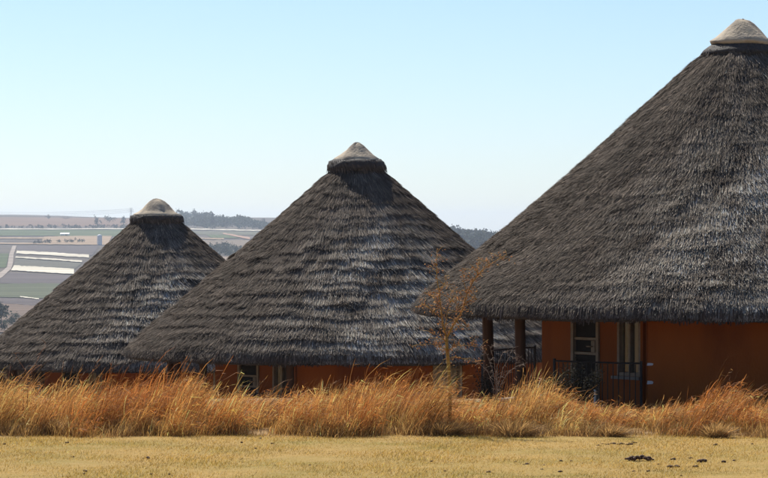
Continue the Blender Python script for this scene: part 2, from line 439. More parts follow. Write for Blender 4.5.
def silo():
    g = ray_ground(99.6, 245.3); s = g[1] / F
    t = empty('silo', tuple(g)); tag(t, 'white domed silo tower standing at the tan valley field', 'silo')
    r = 2.5 * s; h = 9.0 * s
    mb = MB(); mb.lathe([(r, -0.5), (r, h)], 24); mb.build('tower', M['white'], t, True)
    mb = MB(); mb.lathe([(r * 1.03, h - 0.1), (r * 1.03, h + .05), (r * .86, h + r * .38), (r * .5, h + r * .66), (0.02, h + r * .78)], 24); mb.build('dome', M['white'], t, True)
    mb = MB()
    for k in range(5): mb.lathe([(r + .02, h * (k + .5) / 5), (r + .08, h * (k + .5) / 5 + .05), (r + .08, h * (k + .5) / 5 + .2), (r + .02, h * (k + .5) / 5 + .25)], 24)
    mb.build('hoops', M['roof_sheet'], t, True)
silo()
def shed():
    g = ray_ground(65, 235.6); s = g[1] / F
    t = empty('farm_shed', tuple(g)); tag(t, 'long low pale farm shed on the far green field', 'shed')
    w = 8.5 * s; d = 8.0; h = 1.6 * s
    mb = MB(); mb.box((0, 0, h / 2 - .3), (w, d, h + .6)); mb.build('wall', M['white'], t)
    mb = MB(); y = d / 2 + .6; rz = h + 1.3 * s; x = w / 2 + .5
    mb.add([(-x, -y, h - .1), (x, -y, h - .1), (x, 0, rz), (-x, 0, rz), (x, y, h - .1), (-x, y, h - .1)], [(0, 1, 2, 3), (3, 2, 4, 5), (1, 4, 2), (0, 3, 5), (0, 5, 4, 1)]); mb.build('roof', M['roof_sheet'], t)
    mb = MB(); mb.box((w * .2, -d / 2 - .05, h * .4), (3.2, .1, h * .75)); mb.build('door', M['pole'], t)
silo_done = shed()

def pylon(px, base_py, label):
    g = ray_ground(px, base_py); h = 13.0 * g[1] / F
    t = empty('power_pylon', tuple(g)); tag(t, label, 'pylon', 'pylons on the far ridge')
    mb = MB(); b_ = h * .13; top = h * .02; rad = .16
    for sx_ in (-1, 1):
        for sy_ in (-1, 1):
            mb.tube([(sx_ * b_, sy_ * b_, -.5), (sx_ * top * 2, sy_ * top * 2, h * .7), (sx_ * top, sy_ * top, h)], rad, 4)
    for k in range(7):
        z0, z1 = h * k / 8, h * (k + 1) / 8
        w0 = b_ + (top * 2 - b_) * min(1, z0 / (h * .7)); w1 = b_ + (top * 2 - b_) * min(1, z1 / (h * .7))
        for sy_ in (-1, 1):
            mb.tube([(-w0, sy_ * w0, z0), (w1, sy_ * w1, z1)], rad * .6, 4); mb.tube([(w0, sy_ * w0, z0), (-w1, sy_ * w1, z1)], rad * .6, 4)
    mb.build('lattice_mast', M['pylon'], t)
    arms = []
    for zf, wf in ((.72, .24), (.85, .2), (.97, .15)):
        mb = MB(); mb.tube([(-h * wf, 0, h * zf), (h * wf, 0, h * zf)], rad, 4); mb.tube([(-h * wf, 0, h * zf), (0, 0, h * zf + h * .05), (h * wf, 0, h * zf)], rad * .7, 4)
        mb.build('cross_arm', M['pylon'], t)
        for sx_ in (-1, 1): arms.append(Vector(g) + Vector((sx_ * h * wf, 0, h * zf - .8)))
    return arms
A1 = pylon(131, 221, 'faint lattice power pylon on the ridge behind the left roof cap')
A0 = pylon(-70, 221, 'faint lattice power pylon on the ridge beyond the left edge')
mb = MB()
for a, b_ in zip(A0, A1):
    mb.tube([a + (b_ - a) * (k / 10) - Vector((0, 0, 7 * 4 * (k / 10) * (1 - k / 10))) for k in range(11)], 0.09, 4)
tag(mb.build('power_lines', M['pylon']), 'thin power lines strung across the sky above the far ridge', 'wires')

# ------------------------------------------------------------------ huts
def circ(a, r):           # a in degrees from the front (-Y), positive to the right
    return (r * math.sin(R(a)), -r * math.cos(R(a)))
RW = 4.8                   # outer wall radius
EAVE = [(5.2, 2.50), (5.5, 2.245), (5.72, 2.035), (5.87, 1.87), (5.94, 1.73)]
PROF_R = np.array([(0.42, 6.69), (0.80, 6.38), (2.0, 5.31), (3.16, 4.24), (4.4, 3.17), (5.25, 2.47), (5.58, 2.235), (5.82, 2.03), (5.98, 1.87), (6.05, 1.73)])
PROF_M = np.array([(0.40, 6.67), (0.68, 6.41), (2.0, 5.24), (3.16, 4.21), (4.19, 3.31)] + EAVE)
PROF = PROF_R
SEG = np.concatenate([[0], np.cumsum(np.linalg.norm(np.diff(PROF, axis=0), axis=1))])
SMAX = SEG[-1]
def set_prof(p):
    global PROF, SEG, SMAX
    PROF = p; SEG = np.concatenate([[0], np.cumsum(np.linalg.norm(np.diff(PROF, axis=0), axis=1))]); SMAX = SEG[-1]
def prof_at(s):
    s_ = np.clip(s, 0, SMAX); r = np.interp(s_, SEG, PROF[:, 0]); z = np.interp(s_, SEG, PROF[:, 1])
    z = z - np.maximum(s - SMAX, 0) * 0.95; r = r + np.maximum(s - SMAX, 0) * 0.1
    return r, z
def prof_n(s):
    e = 0.12; r0, z0 = prof_at(np.maximum(s - e, 0)); r1, z1 = prof_at(np.minimum(s + e, SMAX))
    dr, dz = r1 - r0, z1 - z0; l = np.hypot(dr, dz)
    return -dz / l, dr / l         # outward normal (nr, nz)

def lump(phi, s, seed):
    return (np.sin(phi * 5 + s * 1.1 + seed) * .5 + np.sin(phi * 11 - s * 1.9 + seed * 2.1) * .3 + np.sin(phi * 23 + s * 3.3 + seed * .7) * .25)

def straw(N, seed, cs, bw, step, lump_amp, width, length, regular):
    rg = np.random.default_rng(seed)
    # sample slope position by area, fewer strands on the far side
    s = np.linspace(0.55, SMAX, 400); r, _ = prof_at(s); cdf = np.cumsum(r); cdf /= cdf[-1]
    sv_ = np.interp(rg.random(N), cdf, s)
    phi = np.where(rg.random(N) < 0.91, rg.uniform(-2.0, 2.0, N), rg.uniform(2.0, 2 * math.pi - 2.0, N))
    rr, _ = prof_at(sv_)
    wav = 0.05 * np.sin(phi * 4 + seed + sv_ * .9) + 0.035 * np.sin(phi * 11 + seed * 3 - sv_ * 2.3) + .03 * np.sin(phi * 29 + sv_ * 3)
    c = np.floor((sv_ + wav) / cs).astype(int)
    nb = np.maximum(6, (2 * math.pi * np.maximum(rr, .5) / bw)).astype(int)
    off = (np.sin(c * 12.9898 + seed) * 43758.5453) % 1.0
    bid = np.floor(((phi / (2 * math.pi)) % 1.0 + off) * nb).astype(int) % nb
    def hsh(k):
        return np.abs(np.sin(c * 127.1 + bid * 311.7 + seed * 17.3 + k * 74.7) * 43758.5453) % 1.0
    h1, h2, h3, h4 = hsh(1), hsh(2), hsh(3), hsh(4)
    reg = rg.random(N) < regular
    tip = np.where(reg, (c + 1) * cs - wav + (h2 - .5) * cs * .5 + rg.normal(0, .025, N), sv_ + rg.uniform(0, .25, N))
    tip = np.minimum(tip, SMAX + rg.uniform(-.10, .035, N))
    L_ = length * rg.uniform(.6, 1.15, N)
    frac = np.clip(((tip - L_) / cs) % 1, 0, 1)
    step = step * (.3 + .7 * sm(1.6, 4.2, tip)); lift = step * (0.35 + 1.0 * h1 ** 1.5) + lump_amp * lump(phi, tip, seed) * .5
    lift = np.where(h4 > .93, lift - step * .9, lift)
    h_tip = lift + rg.uniform(-.012, .014, N); h_root = -0.03 + lump_amp * lump(phi, tip, seed) * .5 + rg.uniform(-.01, .015, N)
    yaw = (h3 - .5) * .26 + rg.normal(0, .11, N) + .05
    P = np.zeros((N, 2, 3)); E = np.zeros((N, 2, 3)); NN = np.zeros((N, 2, 3))
    for j, t in enumerate((0., 1.)):
        sj = np.maximum(tip - L_ * (1 - t), 0.42)
        r_, z_ = prof_at(sj); nr, nz = prof_n(sj)
        h = h_root + (h_tip - h_root) * (t ** .8)
        if j == 1: h = h + rg.normal(0, .008, N)
        ph = phi + yaw * L_ * t / np.maximum(r_, .4)
        ra = r_ + nr * h
        P[:, j, 0] = ra * np.sin(ph); P[:, j, 1] = -ra * np.cos(ph); P[:, j, 2] = z_ + nz * h
        E[:, j, 0] = np.cos(ph); E[:, j, 1] = np.sin(ph)
        NN[:, j, 0] = nr * np.sin(ph); NN[:, j, 1] = -nr * np.cos(ph); NN[:, j, 2] = nz
    roll = rg.normal(0, .30, N)
    w = width * rg.uniform(.5, 1.25, N)
    prof_w = np.array([1.0, .5])
    W = (E * np.cos(roll)[:, None, None] + NN * np.sin(roll)[:, None, None]) * (w[:, None] * prof_w[None, :])[:, :, None] * .5
    # colour of each straw: grey-brown, some bleached, some near black, whole bundles shifted
    v = np.exp(rg.normal(0, .42, N)) * (.80 + .4 * h4) * (1 + .16 * lump(phi * 1.7, tip * 1.3, seed + 5))
    warm = rg.uniform(0, 1, N)
    base = np.array([0.112, 0.088, 0.068])[None, :] * (1 - .45 * warm[:, None]) + np.array([0.130, 0.091, 0.060])[None, :] * .45 * warm[:, None]
    # paler straw, patchy, around the front and stronger towards the eave
    pd = (phi + math.pi) % (2 * math.pi) - math.pi
    pale_f = np.exp(-((pd - .15) / .62) ** 2) * np.clip(.60 + .45 * lump(phi * 2.3, tip * 1.9, seed + 9) + .9 * (h3 - .5), 0, 1) * (.2 + .8 * sm(1.6, 4.4, tip))
    pale_f = np.clip(pale_f * rg.uniform(.3, 1.3, N), 0, 1)[:, None]
    base = base * (1 - pale_f) + np.array([0.58, 0.51, 0.41])[None, :] * pale_f
    col = np.clip(base * v[:, None], .006, .6)
    cols = np.repeat(col[:, None, :], 2, 1) * np.array([.85, 1.1])[None, :, None]
    return ribbons(P, W, cols)

rail_bar_me = None
def wall_arc(mb, a0, a1, z0, z1, ro=RW, ri=RW - .23, step=3.0):
    n = max(1, int(abs(a1 - a0) / step)); v = []; f = []
    for i in range(n + 1):
        a = a0 + (a1 - a0) * i / n
        for r_ in (ro, ri):
            x, y = circ(a, r_); v += [(x, y, z0), (x, y, z1)]
    for i in range(n):
        k = i * 4; q = k + 4
        f += [(k, q, q + 1, k + 1), (k + 2, k + 3, q + 3, q + 2), (k + 1, q + 1, q + 3, k + 3), (k, k + 2, q + 2, q)]
    f += [(0, 1, 3, 2), (n * 4, n * 4 + 2, n * 4 + 3, n * 4 + 1)]
    mb.add(v, f)

def hut(prof, rot, label, X, Y, Z, seed, n_straw, st, cap_prof, collar, corner_post, label_cap):
    set_prof(prof); t = empty('thatched_hut', (X, Y, Z), R(rot)); tag(t, label, 'hut', 'round thatched huts in a row')
    # plinth and floor
    mb = MB(); mb.lathe([(.01, 0), (5.0, 0), (5.05, -.05), (5.05, -1.3), (.01, -1.3)], 72); mb.build('floor_slab', M['slab'], t)
    # walls
    mb = MB()
    W0, W1 = 14.2, 24.1
    wall_arc(mb, -25.7, W0, 0, 2.66); wall_arc(mb, W1, 222, 0, 2.66)
    wall_arc(mb, W0, W1, 0, .55); wall_arc(mb, W0, W1, 2.1, 2.66)
    def seg(p, q, z0, z1, th=.2):
        p = Vector((*p, 0)); q = Vector((*q, 0)); d = q - p; l = d.length; c = (p + q) / 2
        mb.box((c.x, c.y, (z0 + z1) / 2), (l, th, z1 - z0), math.atan2(d.y, d.x))
    cor = circ(-25.7, RW - .12)
    A = Vector((-2.0, -3.1)); B = Vector((-3.62, -0.8)); u = (B - A).normalized()
    def fp(s_): p = A + u * s_; return (p.x, p.y)
    FL = (B - A).length
    seg((cor[0] + .04, cor[1] + .1), (A.x + .09, A.y + .02), 0, 2.9, .2)
    seg(fp(-.02), fp(.05), 0, 3.0); seg(fp(.05), fp(.69), 0, .66); seg(fp(.05), fp(.69), 2.1, 3.0)
    seg(fp(.69), fp(1.17), 0, 3.0); seg(fp(1.17), fp(1.95), 2.1, 3.0); seg(fp(1.95), fp(FL + .02), 0, 3.0)
    seg((B.x + .1, B.y), (-3.13, 3.48), 0, 2.9)
    mb.build('wall', M['plaster'], t)
    # drum behind the openings, the unlit room's darkness put into its colour
    mb = MB(); mb.lathe([(2.2, .02), (2.2, 2.6)], 24); mb.build('dark_room_drum', M['dark_inside'], t)
    ang = math.atan2(u.y, u.x)
    nrm = Vector((u.y, -u.x)); 
    if nrm.x > 0: nrm = -nrm
    # facade door
    dr = empty('door'); dr.parent = t
    dc = A + u * 1.56; dr.location = (dc.x, dc.y, 0); dr.rotation_euler = (0, 0, ang + math.pi)   # local -Y faces outward? checked below
    out = -1 if (Matrix.Rotation(ang + math.pi, 2) @ Vector((0, -1))).dot(nrm) > 0 else 1
    w = .78; y = out * .06
    mb = MB()
    for sx_ in (-1, 1): mb.box((sx_ * (w / 2 - .035), y, 1.05), (.07, .16, 2.1))
    mb.box((0, y, 2.065), (w - .145, .155, .07)); mb.build('frame', M['frame'], dr)
    for z_ in (1.02, 1.28):
        mb = MB(); mb.box((0, y + out * .02, z_), (w - .15, .06, .045)); mb.build('rail', M['frame'], dr)
    mb = MB()
    for z0, z1 in ((.03, .99), (1.05, 1.25), (1.31, 2.02)): mb.box((0, y, (z0 + z1) / 2), (w - .15, .03, z1 - z0))
    mb.build('panel', M['mesh_panel'], dr)
    mb = MB(); sgn = 1 if (Matrix.Rotation(ang + math.pi, 2) @ Vector((1, 0))).x > 0 else -1
    mb.box((sgn * (w / 2 - .13), y + out * .06, 1.15), (.10, .07, .2)); mb.tube([(sgn * (w / 2 - .13), y + out * .1, 1.15), (sgn * (w / 2 - .13), y + out * .15, 1.15), (sgn * (w / 2 - .24), y + out * .15, 1.15)], .012)
    mb.build('lock_box', M['frame'], dr)
    mb = MB(); mb.box((sgn * (w / 2 - .12), y + out * .03, .22), (.09, .03, .34)); mb.build('kick_plate', M['white'], dr)
    # facade window
    def window(cx, cy, rot, w, z0, z1, mull, out, curtain, transom=None):
        wi = empty('window'); wi.parent = t; wi.location = (cx, cy, 0); wi.rotation_euler = (0, 0, rot)
        y = out * .04; mb = MB()
        for sx_ in (-1, 1): mb.box((sx_ * (w / 2 - .03), y, (z0 + z1) / 2), (.06, .12, z1 - z0))
        for zz in (z0 + .03, z1 - .03): mb.box((0, y, zz), (w - .125, .115, .06))
        mb.build('frame', M['frame'], wi)
        if mull: mb = MB(); mb.box((0, y, (z0 + z1) / 2), (.05, .09, z1 - z0 - .13)); mb.build('mullion', M['frame'], wi)
        if transom: mb = MB(); mb.box((0, y, transom), (w - .13, .09, .045)); mb.build('transom', M['frame'], wi)
        mb = MB(); mb.box((0, y - out * .01, (z0 + z1) / 2), (w - .14, .012, z1 - z0 - .14)); mb.build('pane', M['glass'], wi)
        mb = MB(); mb.box((0, out * .12, z0 - .03), (w + .12, .14, .05)); mb.build('sill', M['slab'], wi)
        if curtain:
            n = 40; v = []; f = []
            for i in range(n + 1):
                x = -w / 2 + .05 + (w - .1) * curtain * i / n
                yy = -out * (.12 + .025 * math.sin(i * 1.1) + .01 * math.sin(i * 2.7))
                v += [(x, yy, z0 + .02), (x, yy, z1 - .02)]
            f = [(2 * i, 2 * i + 2, 2 * i + 3, 2 * i + 1) for i in range(n)]
            mb = MB(); mb.add(v, f); mb.build('curtain', M['curtain'], wi, True)
    wc = A + u * .37
    window(wc.x, wc.y, ang + math.pi, .64, .66, 2.1, True, out, .5)
    am = (W0 + W1) / 2; cx, cy = circ(am, RW - .12)
    window(cx, cy, R(am), 2 * (RW - .12) * math.sin(R((W1 - W0) / 2)) - .01, .55, 2.1, False, -1, 1.0, 1.52)
    # poles of the veranda
    pole_angles = [-58.9, -74.5, -108.5]
    if corner_post: pole_angles.append(-27.5)
    for a in pole_angles:
        x, y = circ(a, RW + .08); mb = MB()
        rr_ = .095
        mb.tube([(x, y, -.02), (x + .01, y, .9), (x - .005, y + .01, 1.8), (x, y, 2.5)], [rr_ * 1.06, rr_, rr_ * .97, rr_ * .93], 12)
        mb.build('post', M['pole'], t, True)
    mb = MB(); mb.tube([(*circ(a, RW + .08), 2.5) for a in range(-138, -22, 4)], .085, 8); mb.build('ring_beam', M['pole'], t, True)
    for k in range(18):                         # rafters showing under the eave
        a = -170 + 20 * k; mb = MB()
        x0, y0 = circ(a, 5.75); x1, y1 = circ(a, .5); mb.tube([(x0, y0, 1.78), (x1, y1, 6.38)], .05, 8); mb.build('rafter', M['pole'], t)
    # railings
    global rail_bar_me
    if rail_bar_me is None:
        mb = MB(); mb.box((0, 0, .5), (.013, .013, .84)); o = mb.build('baluster', M['iron'], t); rail_bar_me = o.data; bpy.data.objects.remove(o)
    for a0, a1 in ((-49, -27.2), (-130, -82)):
        rl = empty('railing'); rl.parent = t
        r_ = RW - .02
        for nm, z_, d_ in (('top_rail', .94, .016), ('bottom_rail', .1, .012)):
            n = 14; mb = MB(); mb.tube([(*circ(a0 + (a1 - a0) * i / n, r_), z_) for i in range(n + 1)], d_, 6); mb.build(nm, M['iron'], rl)
        for a in (a0, a1): mb = MB(); mb.box((*circ(a, r_), .49), (.035, .035, .98), R(a)); mb.build('newel', M['iron'], rl)
        nb = int(R(abs(a1 - a0)) * r_ / .105)
        for i in range(1, nb):
            a = a0 + (a1 - a0) * i / nb; x, y = circ(a, r_)
            o = bpy.data.objects.new('baluster', rail_bar_me); C.objects.link(o); o.parent = rl; o.location = (x, y, 0); o.rotation_euler = (0, 0, R(a))
    # plaster scars on the corner
    for z_, h_ in ((.93, .045), (.62, .06)):
        x, y = circ(-25.4, RW + .004); mb = MB()
        mb.add([(x - .03, y - .012, z_ - h_ / 2), (x + .06, y - .03, z_ - h_ * .4), (x + .075, y - .03, z_ + .01), (x + .05, y - .028, z_ + h_ * .45), (x - .02, y - .012, z_ + h_ / 2),
                (x - .03, y + .05, z_ - h_ / 2), (x + .06, y + .05, z_ - h_ * .4), (x + .075, y + .05, z_ + .01), (x + .05, y + .05, z_ + h_ * .45), (x - .02, y + .05, z_ + h_ / 2)],
               [(0, 1, 2, 3, 4), (0, 5, 6, 1), (1, 6, 7, 2), (2, 7, 8, 3), (3, 8, 9, 4), (4, 9, 5, 0)]); mb.build('chipped_plaster', M['roof_sheet'], t)
    # roof
    rg = random.Random(seed)
    n = 144
    full = [(r_, z_) for r_, z_ in PROF] + [(PROF[-1][0] - .04, 1.69), (5.7, 1.71), (4.6, 2.62), (2.0, 4.95), (.4, 6.35)]
    S_ = list(SEG)
    def wob(i, k):
        ph = 2 * math.pi * k / n
        if 0 < i < len(PROF):
            d = .012 * rg.random() + st['lump'] * .5 * float(lump(np.array(ph), np.array(S_[i]), seed)); return (d - .03, (d - .03) * .9)
        return (0, .02 * math.sin(ph * 9 + i) if i == len(PROF) else 0)
    mb = MB(); mb.lathe(full, n, wob); roof = mb.build('roof', M['thatch'], t, True)
    V, Q, cc = straw(n_straw, seed, st['cs'], st['bw'], st['step'], st['lump'], st['width'], st['length'], st['reg'])
    so = link('straw', np_mesh('straw', V, Q, cc), M['straw'], roof); so['kind'] = 'stuff'
    # fringe of the cut eave and straw hanging below it
    N = 9000; g2 = np.random.default_rng(seed + 50)
    ph = g2.uniform(0, 2 * math.pi, N); P = np.zeros((N, 2, 3)); W = np.zeros((N, 2, 3))
    r0 = PROF[-1][0] + g2.uniform(-.18, .02, N); z0 = np.where(r0 > PROF[-1][0] - .03, g2.uniform(1.72, 1.84, N), g2.uniform(1.69, 1.76, N)); ln = g2.uniform(.0, .055, N) * (1 + .8 * np.sin(ph * 13 + seed) * np.sin(ph * 31))
    for j in range(2):
        P[:, j, 0] = (r0 + j * .03) * np.sin(ph); P[:, j, 1] = -(r0 + j * .03) * np.cos(ph); P[:, j, 2] = z0 + .1 - j * (ln + .1)
        W[:, j, 0] = np.cos(ph) * .008; W[:, j, 1] = np.sin(ph) * .008
    cl = np.repeat((np.array([.06, .052, .047])[None] * np.exp(g2.normal(0, .35, (N, 1))))[:, None, :], 2, 1)
    V, Q, cc = ribbons(P, W, cl); fo = link('eave_fringe', np_mesh('eave_fringe', V, Q, cc), M['straw'], roof); fo['kind'] = 'stuff'
    # thatch collar under the cap
    co, cr = collar['prof'], collar['rough']
    def wob2(i, k):
        a = 2 * math.pi * k / 60
        return (cr * (.5 * math.sin(a * 7 + seed + i) + .4 * math.sin(a * 13 + i * 2) + rg.uniform(-.3, .3)), cr * .6 * math.sin(a * 5 + i * 1.7))
    mb = MB(); mb.lathe(co, 60, wob2); mb.build('collar', M['thatch'], roof, True)
    N = collar['n']; ph = g2.uniform(0, 2 * math.pi, N); tt = g2.uniform(0, 1, N)
    ca = np.array(co); rr_ = np.interp(tt * (len(ca) - 1), np.arange(len(ca)), ca[:, 0]); zz_ = np.interp(tt * (len(ca) - 1), np.arange(len(ca)), ca[:, 1])
    P = np.zeros((N, 3, 3)); W = np.zeros((N, 3, 3)); ln = g2.uniform(.08, .24, N); outw = g2.uniform(.01, collar['flare'], N)
    for j in range(3):
        q = j / 2; P[:, j, 0] = (rr_ + .01 + outw * q) * np.sin(ph + .05 * q); P[:, j, 1] = -(rr_ + .01 + outw * q) * np.cos(ph + .05 * q); P[:, j, 2] = zz_ - ln * q * .85
        wv = (.013, .011, .004)[j]; W[:, j, 0] = np.cos(ph) * wv; W[:, j, 1] = np.sin(ph) * wv
    v = np.exp(g2.normal(0, .35, N)); cl = np.repeat((np.array([.085, .070, .056])[None] * v[:, None])[:, None, :], 3, 1)
    V, Q, cc = ribbons(P, W, cl); fo = link('collar_straw', np_mesh('collar_straw', V, Q, cc), M['straw'], roof); fo['kind'] = 'stuff'
    # cement cap
    def wob3(i, k):
        a = 2 * math.pi * k / 48; return (.012 * math.sin(a * 3 + i + seed) + .006 * math.sin(a * 7 + i * 2), .012 * math.sin(a * 2 + seed) + .008 * math.sin(a * 5 + i))
    mb = MB(); mb.lathe(cap_prof, 48, wob3); c_ = mb.build('cap', M['cap'], roof, True); c_['label'] = label_cap
    return t

capR = [(.02, 6.5), (.56, 6.60), (.585, 6.645), (.58, 6.67), (.47, 6.74), (.34, 6.87), (.22, 6.985), (.13, 7.045), (.06, 7.065), (.01, 7.07)]
capM = [(.02, 6.5), (.56, 6.64), (.59, 6.66), (.58, 6.70), (.42, 6.80), (.29, 6.91), (.17, 7.03), (.08, 7.10), (.01, 7.12)]
capL = [(.02, 6.45), (.72, 6.50), (.76, 6.53), (.745, 6.565), (.60, 6.63), (.48, 6.74), (.38, 6.86), (.26, 6.97), (.12, 7.045), (.01, 7.065)]
colR = {'prof': [(.50, 6.63), (.60, 6.58), (.70, 6.50), (.76, 6.43), (.68, 6.40)], 'rough': .012, 'n': 700, 'flare': .07}
colM = {'prof': [(.45, 6.69), (.60, 6.685), (.69, 6.63), (.745, 6.53), (.755, 6.43), (.6, 6.36)], 'rough': .03, 'n': 900, 'flare': .03}
colL = {'prof': [(.60, 6.56), (.74, 6.55), (.84, 6.50), (.87, 6.40), (.85, 6.30), (.6, 6.28)], 'rough': .035, 'n': 900, 'flare': .04}
stR = {'cs': .36, 'bw': .30, 'step': .030, 'lump': .055, 'width': .010, 'length': .27, 'reg': .35}
stM = {'cs': .42, 'bw': .34, 'step': .045, 'lump': .035, 'width': .012, 'length': .38, 'reg': .8}
stL = {'cs': .42, 'bw': .36, 'step': .05, 'lump': .05, 'width': .016, 'length': .38, 'reg': .75}
hut(PROF_R, 0.0, 'nearest and largest round thatched hut at the right, with shaded veranda door', 6.57, 60.0, -0.30, 3, 370000, stR, capR, colR, False, 'rounded tan cement cap with weathered bands')
hut(PROF_M, 8.7, 'middle round thatched hut, its roof cap casting a dark wedge shadow', -0.69, 83.4, -2.02, 11, 230000, stM, capM, colM, True, 'pointed tan cement cap')
hut(PROF_M, 11.0, 'farthest and leftmost round thatched hut with a bell-shaped cap', -7.36, 106.0, -3.22, 23, 140000, stL, capL, colL, False, 'bell-shaped cement cap with a dark stain')

# ------------------------------------------------------------------ tall dry grass
GX = np.array([-80, 0, 60, 100, 130, 150, 180, 210, 240, 270, 300, 330, 350, 400, 430, 470, 500, 530, 560, 590, 640, 680, 700, 740, 768, 850])
GT = np.array([382, 380, 380, 380, 374, 368, 374, 388, 394, 384, 390, 382, 380, 368, 384, 396, 388, 372, 388, 404, 404, 394, 382, 386, 392, 390])
def tall_grass():
    Vs, Qs, Cs = [], [], []; nv = 0
    def push(V, Q, c):
        nonlocal nv
        Vs.append(V); Qs.append(Q + nv); Cs.append(c); nv += len(V)
    # clump centres
    cx, cy = [], []
    for k in range(1750):
        y = 46.55 + 8.0 * rng.random() ** 1.35; half = 7.2 if rng.random() < .88 else 11
        cx.append(rng.uniform(-half, half)); cy.append(y)
    cx = np.array(cx); cy = np.array(cy)
    gx = rng.uniform(-11, 11, 420); gy = 46.6 + 8.0 * rng.random(420) ** 1.2
    near_i = np.argmin((cx[:, None] - gx[None]) ** 2 + (cy[:, None] - gy[None]) ** 2, axis=1); cx = cx + .62 * (gx[near_i] - cx); cy = cy + .62 * (gy[near_i] - cy)
    cy = cy + .24 * np.sin(cx * 2.1) + .15 * np.sin(cx * 5.3 + 1) + rng.normal(0, .12, len(cx))
    px = 384 + cx / cy * F
    ht = np.maximum(3.0 - (np.interp(px, GX, GT) + 4 - HOR) * cy / F - terrain(cx, cy), .22)
    ht = ht * rng.uniform(.5, 1.2, len(cx)) * (.92 + .2 * np.sin(cx * 4.3 + 2 * np.sin(cy * 2))) * np.where(cy < 47.0, rng.uniform(.35, .95, len(cx)), 1)
    rust = np.clip(.30 + .75 * np.exp(-((px - 135) / 38) ** 2) + .45 * np.exp(-((px - 275) / 40) ** 2) + .4 * np.exp(-((px - 400) / 45) ** 2) + .6 * np.exp(-((px - 700) / 40) ** 2) + .28 * np.sin(cx * 3.1 + cy) + rng.normal(0, .22, len(cx)), 0, 1)
    inhut = (cx - 6.57) ** 2 + (cy - 60) ** 2 < 5.1 ** 2
    gap = np.sin(cx * 2.9 + 1.3 * np.sin(cy * 1.7)) + .8 * np.sin(cx * 6.7 + cy * 2.1) < -1.15
    keep = ~inhut & ~(gap & (rng.random(len(cx)) < .8))
    cx, cy, ht, rust = cx[keep], cy[keep], ht[keep], rust[keep]
    n_c = len(cx); bright = np.exp(rng.normal(0, .2, n_c)) * (.75 + .5 * rng.random(420))[near_i[keep]]; old_shade = np.where(rng.random(n_c) < .3, .42, 1.0)  # darker old growth in some clumps, base shading put into leaf colour
    # stems
    K = rng.poisson(37 * rng.uniform(.4, 1.6, n_c)); idx = np.repeat(np.arange(n_c), K); N = len(idx)
    bx_ = cx[idx] + rng.normal(0, .10, N); by_ = cy[idx] + rng.normal(0, .10, N)
    bz_ = terrain(bx_, by_) - .02
    H = ht[idx] * rng.uniform(.5, 1.1, N) * np.where(rng.random(N) < .08, rng.uniform(1.2, 1.5, N), 1)
    la = rng.uniform(0, 2 * math.pi, N); sp = rng.uniform(.0, .30, N)
    lx = np.cos(la) * sp + .20 + .10 * np.sin(cx[idx] * 1.9); ly = np.sin(la) * sp
    curl = rng.uniform(.05, .55, N) * np.where(rng.random(N) < .35, 2.0, 1) * (.7 + .6 * (np.sin(cx[idx] * 2.7) > .2))
    T = np.array([0, .35, .68, .88, 1.0])
    P = np.zeros((N, 5, 3))
    for j, t in enumerate(T):
        P[:, j, 0] = bx_ + H * (lx * t + curl * .55 * t ** 3.2)
        P[:, j, 1] = by_ + H * (ly * t + .08 * np.sin(la) * t ** 2)
        P[:, j, 2] = bz_ + H * (t - .28 * curl * t ** 4)
    roll = rng.uniform(0, math.pi, N)
    wd = rng.uniform(.0015, .0036, N)
    wpf = np.array([1.0, .9, .75, 1.3, .25])
    W = np.zeros((N, 5, 3)); W[:, :, 0] = (np.cos(roll) * wd)[:, None] * wpf; W[:, :, 1] = (np.sin(roll) * wd)[:, None] * wpf
    ru = np.clip(rust[idx] + rng.normal(0, .18, N), 0, 1)[:, None]
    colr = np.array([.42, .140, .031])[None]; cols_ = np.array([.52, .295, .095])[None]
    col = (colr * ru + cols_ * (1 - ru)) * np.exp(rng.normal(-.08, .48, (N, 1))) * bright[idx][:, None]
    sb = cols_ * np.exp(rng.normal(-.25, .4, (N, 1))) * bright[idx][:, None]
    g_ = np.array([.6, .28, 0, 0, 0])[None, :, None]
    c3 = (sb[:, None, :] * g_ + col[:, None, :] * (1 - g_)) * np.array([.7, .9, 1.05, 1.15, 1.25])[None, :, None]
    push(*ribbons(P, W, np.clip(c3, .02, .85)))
    # feathery heads on some stems
    sel = np.where(rng.random(N) < .42)[0]; S = 2
    for q in range(S):
        n = len(sel); b0 = P[sel, 3] + (P[sel, 4] - P[sel, 3]) * (q / S)
        d = P[sel, 4] - P[sel, 3]; d /= np.maximum(np.linalg.norm(d, axis=1)[:, None], 1e-6)
        side = rng.normal(0, .5, (n, 3)); side[:, 0] += .35; side[:, 2] -= .35
        e = b0 + (d * .6 + side * .7) * rng.uniform(.04, .13, (n, 1))
        Pp = np.stack([b0, e], 1); Wp = np.zeros_like(Pp); wq = rng.uniform(.002, .0055, n)
        Wp[:, :, 0] = wq[:, None] * np.array([1, .5]); Wp[:, :, 2] = wq[:, None] * np.array([.5, .2])
        cp = np.repeat((col[sel] * rng.uniform(.85, 1.5, (n, 1)))[:, None, :], 2, 1)
        push(*ribbons(Pp, Wp, np.clip(cp, .02, .85)))
    # basal leaves: low, pale, tangled
    K = rng.poisson(30, n_c); idx = np.repeat(np.arange(n_c), K); N = len(idx)
    bx_ = cx[idx] + rng.normal(0, .16, N); by_ = cy[idx] + rng.normal(0, .15, N); bz_ = terrain(bx_, by_) - .02
    H = (.14 + .36 * ht[idx]) * rng.uniform(.4, 1.15, N); la = rng.uniform(0, 2 * math.pi, N); sp = rng.uniform(.1, .8, N)
    P = np.zeros((N, 4, 3))
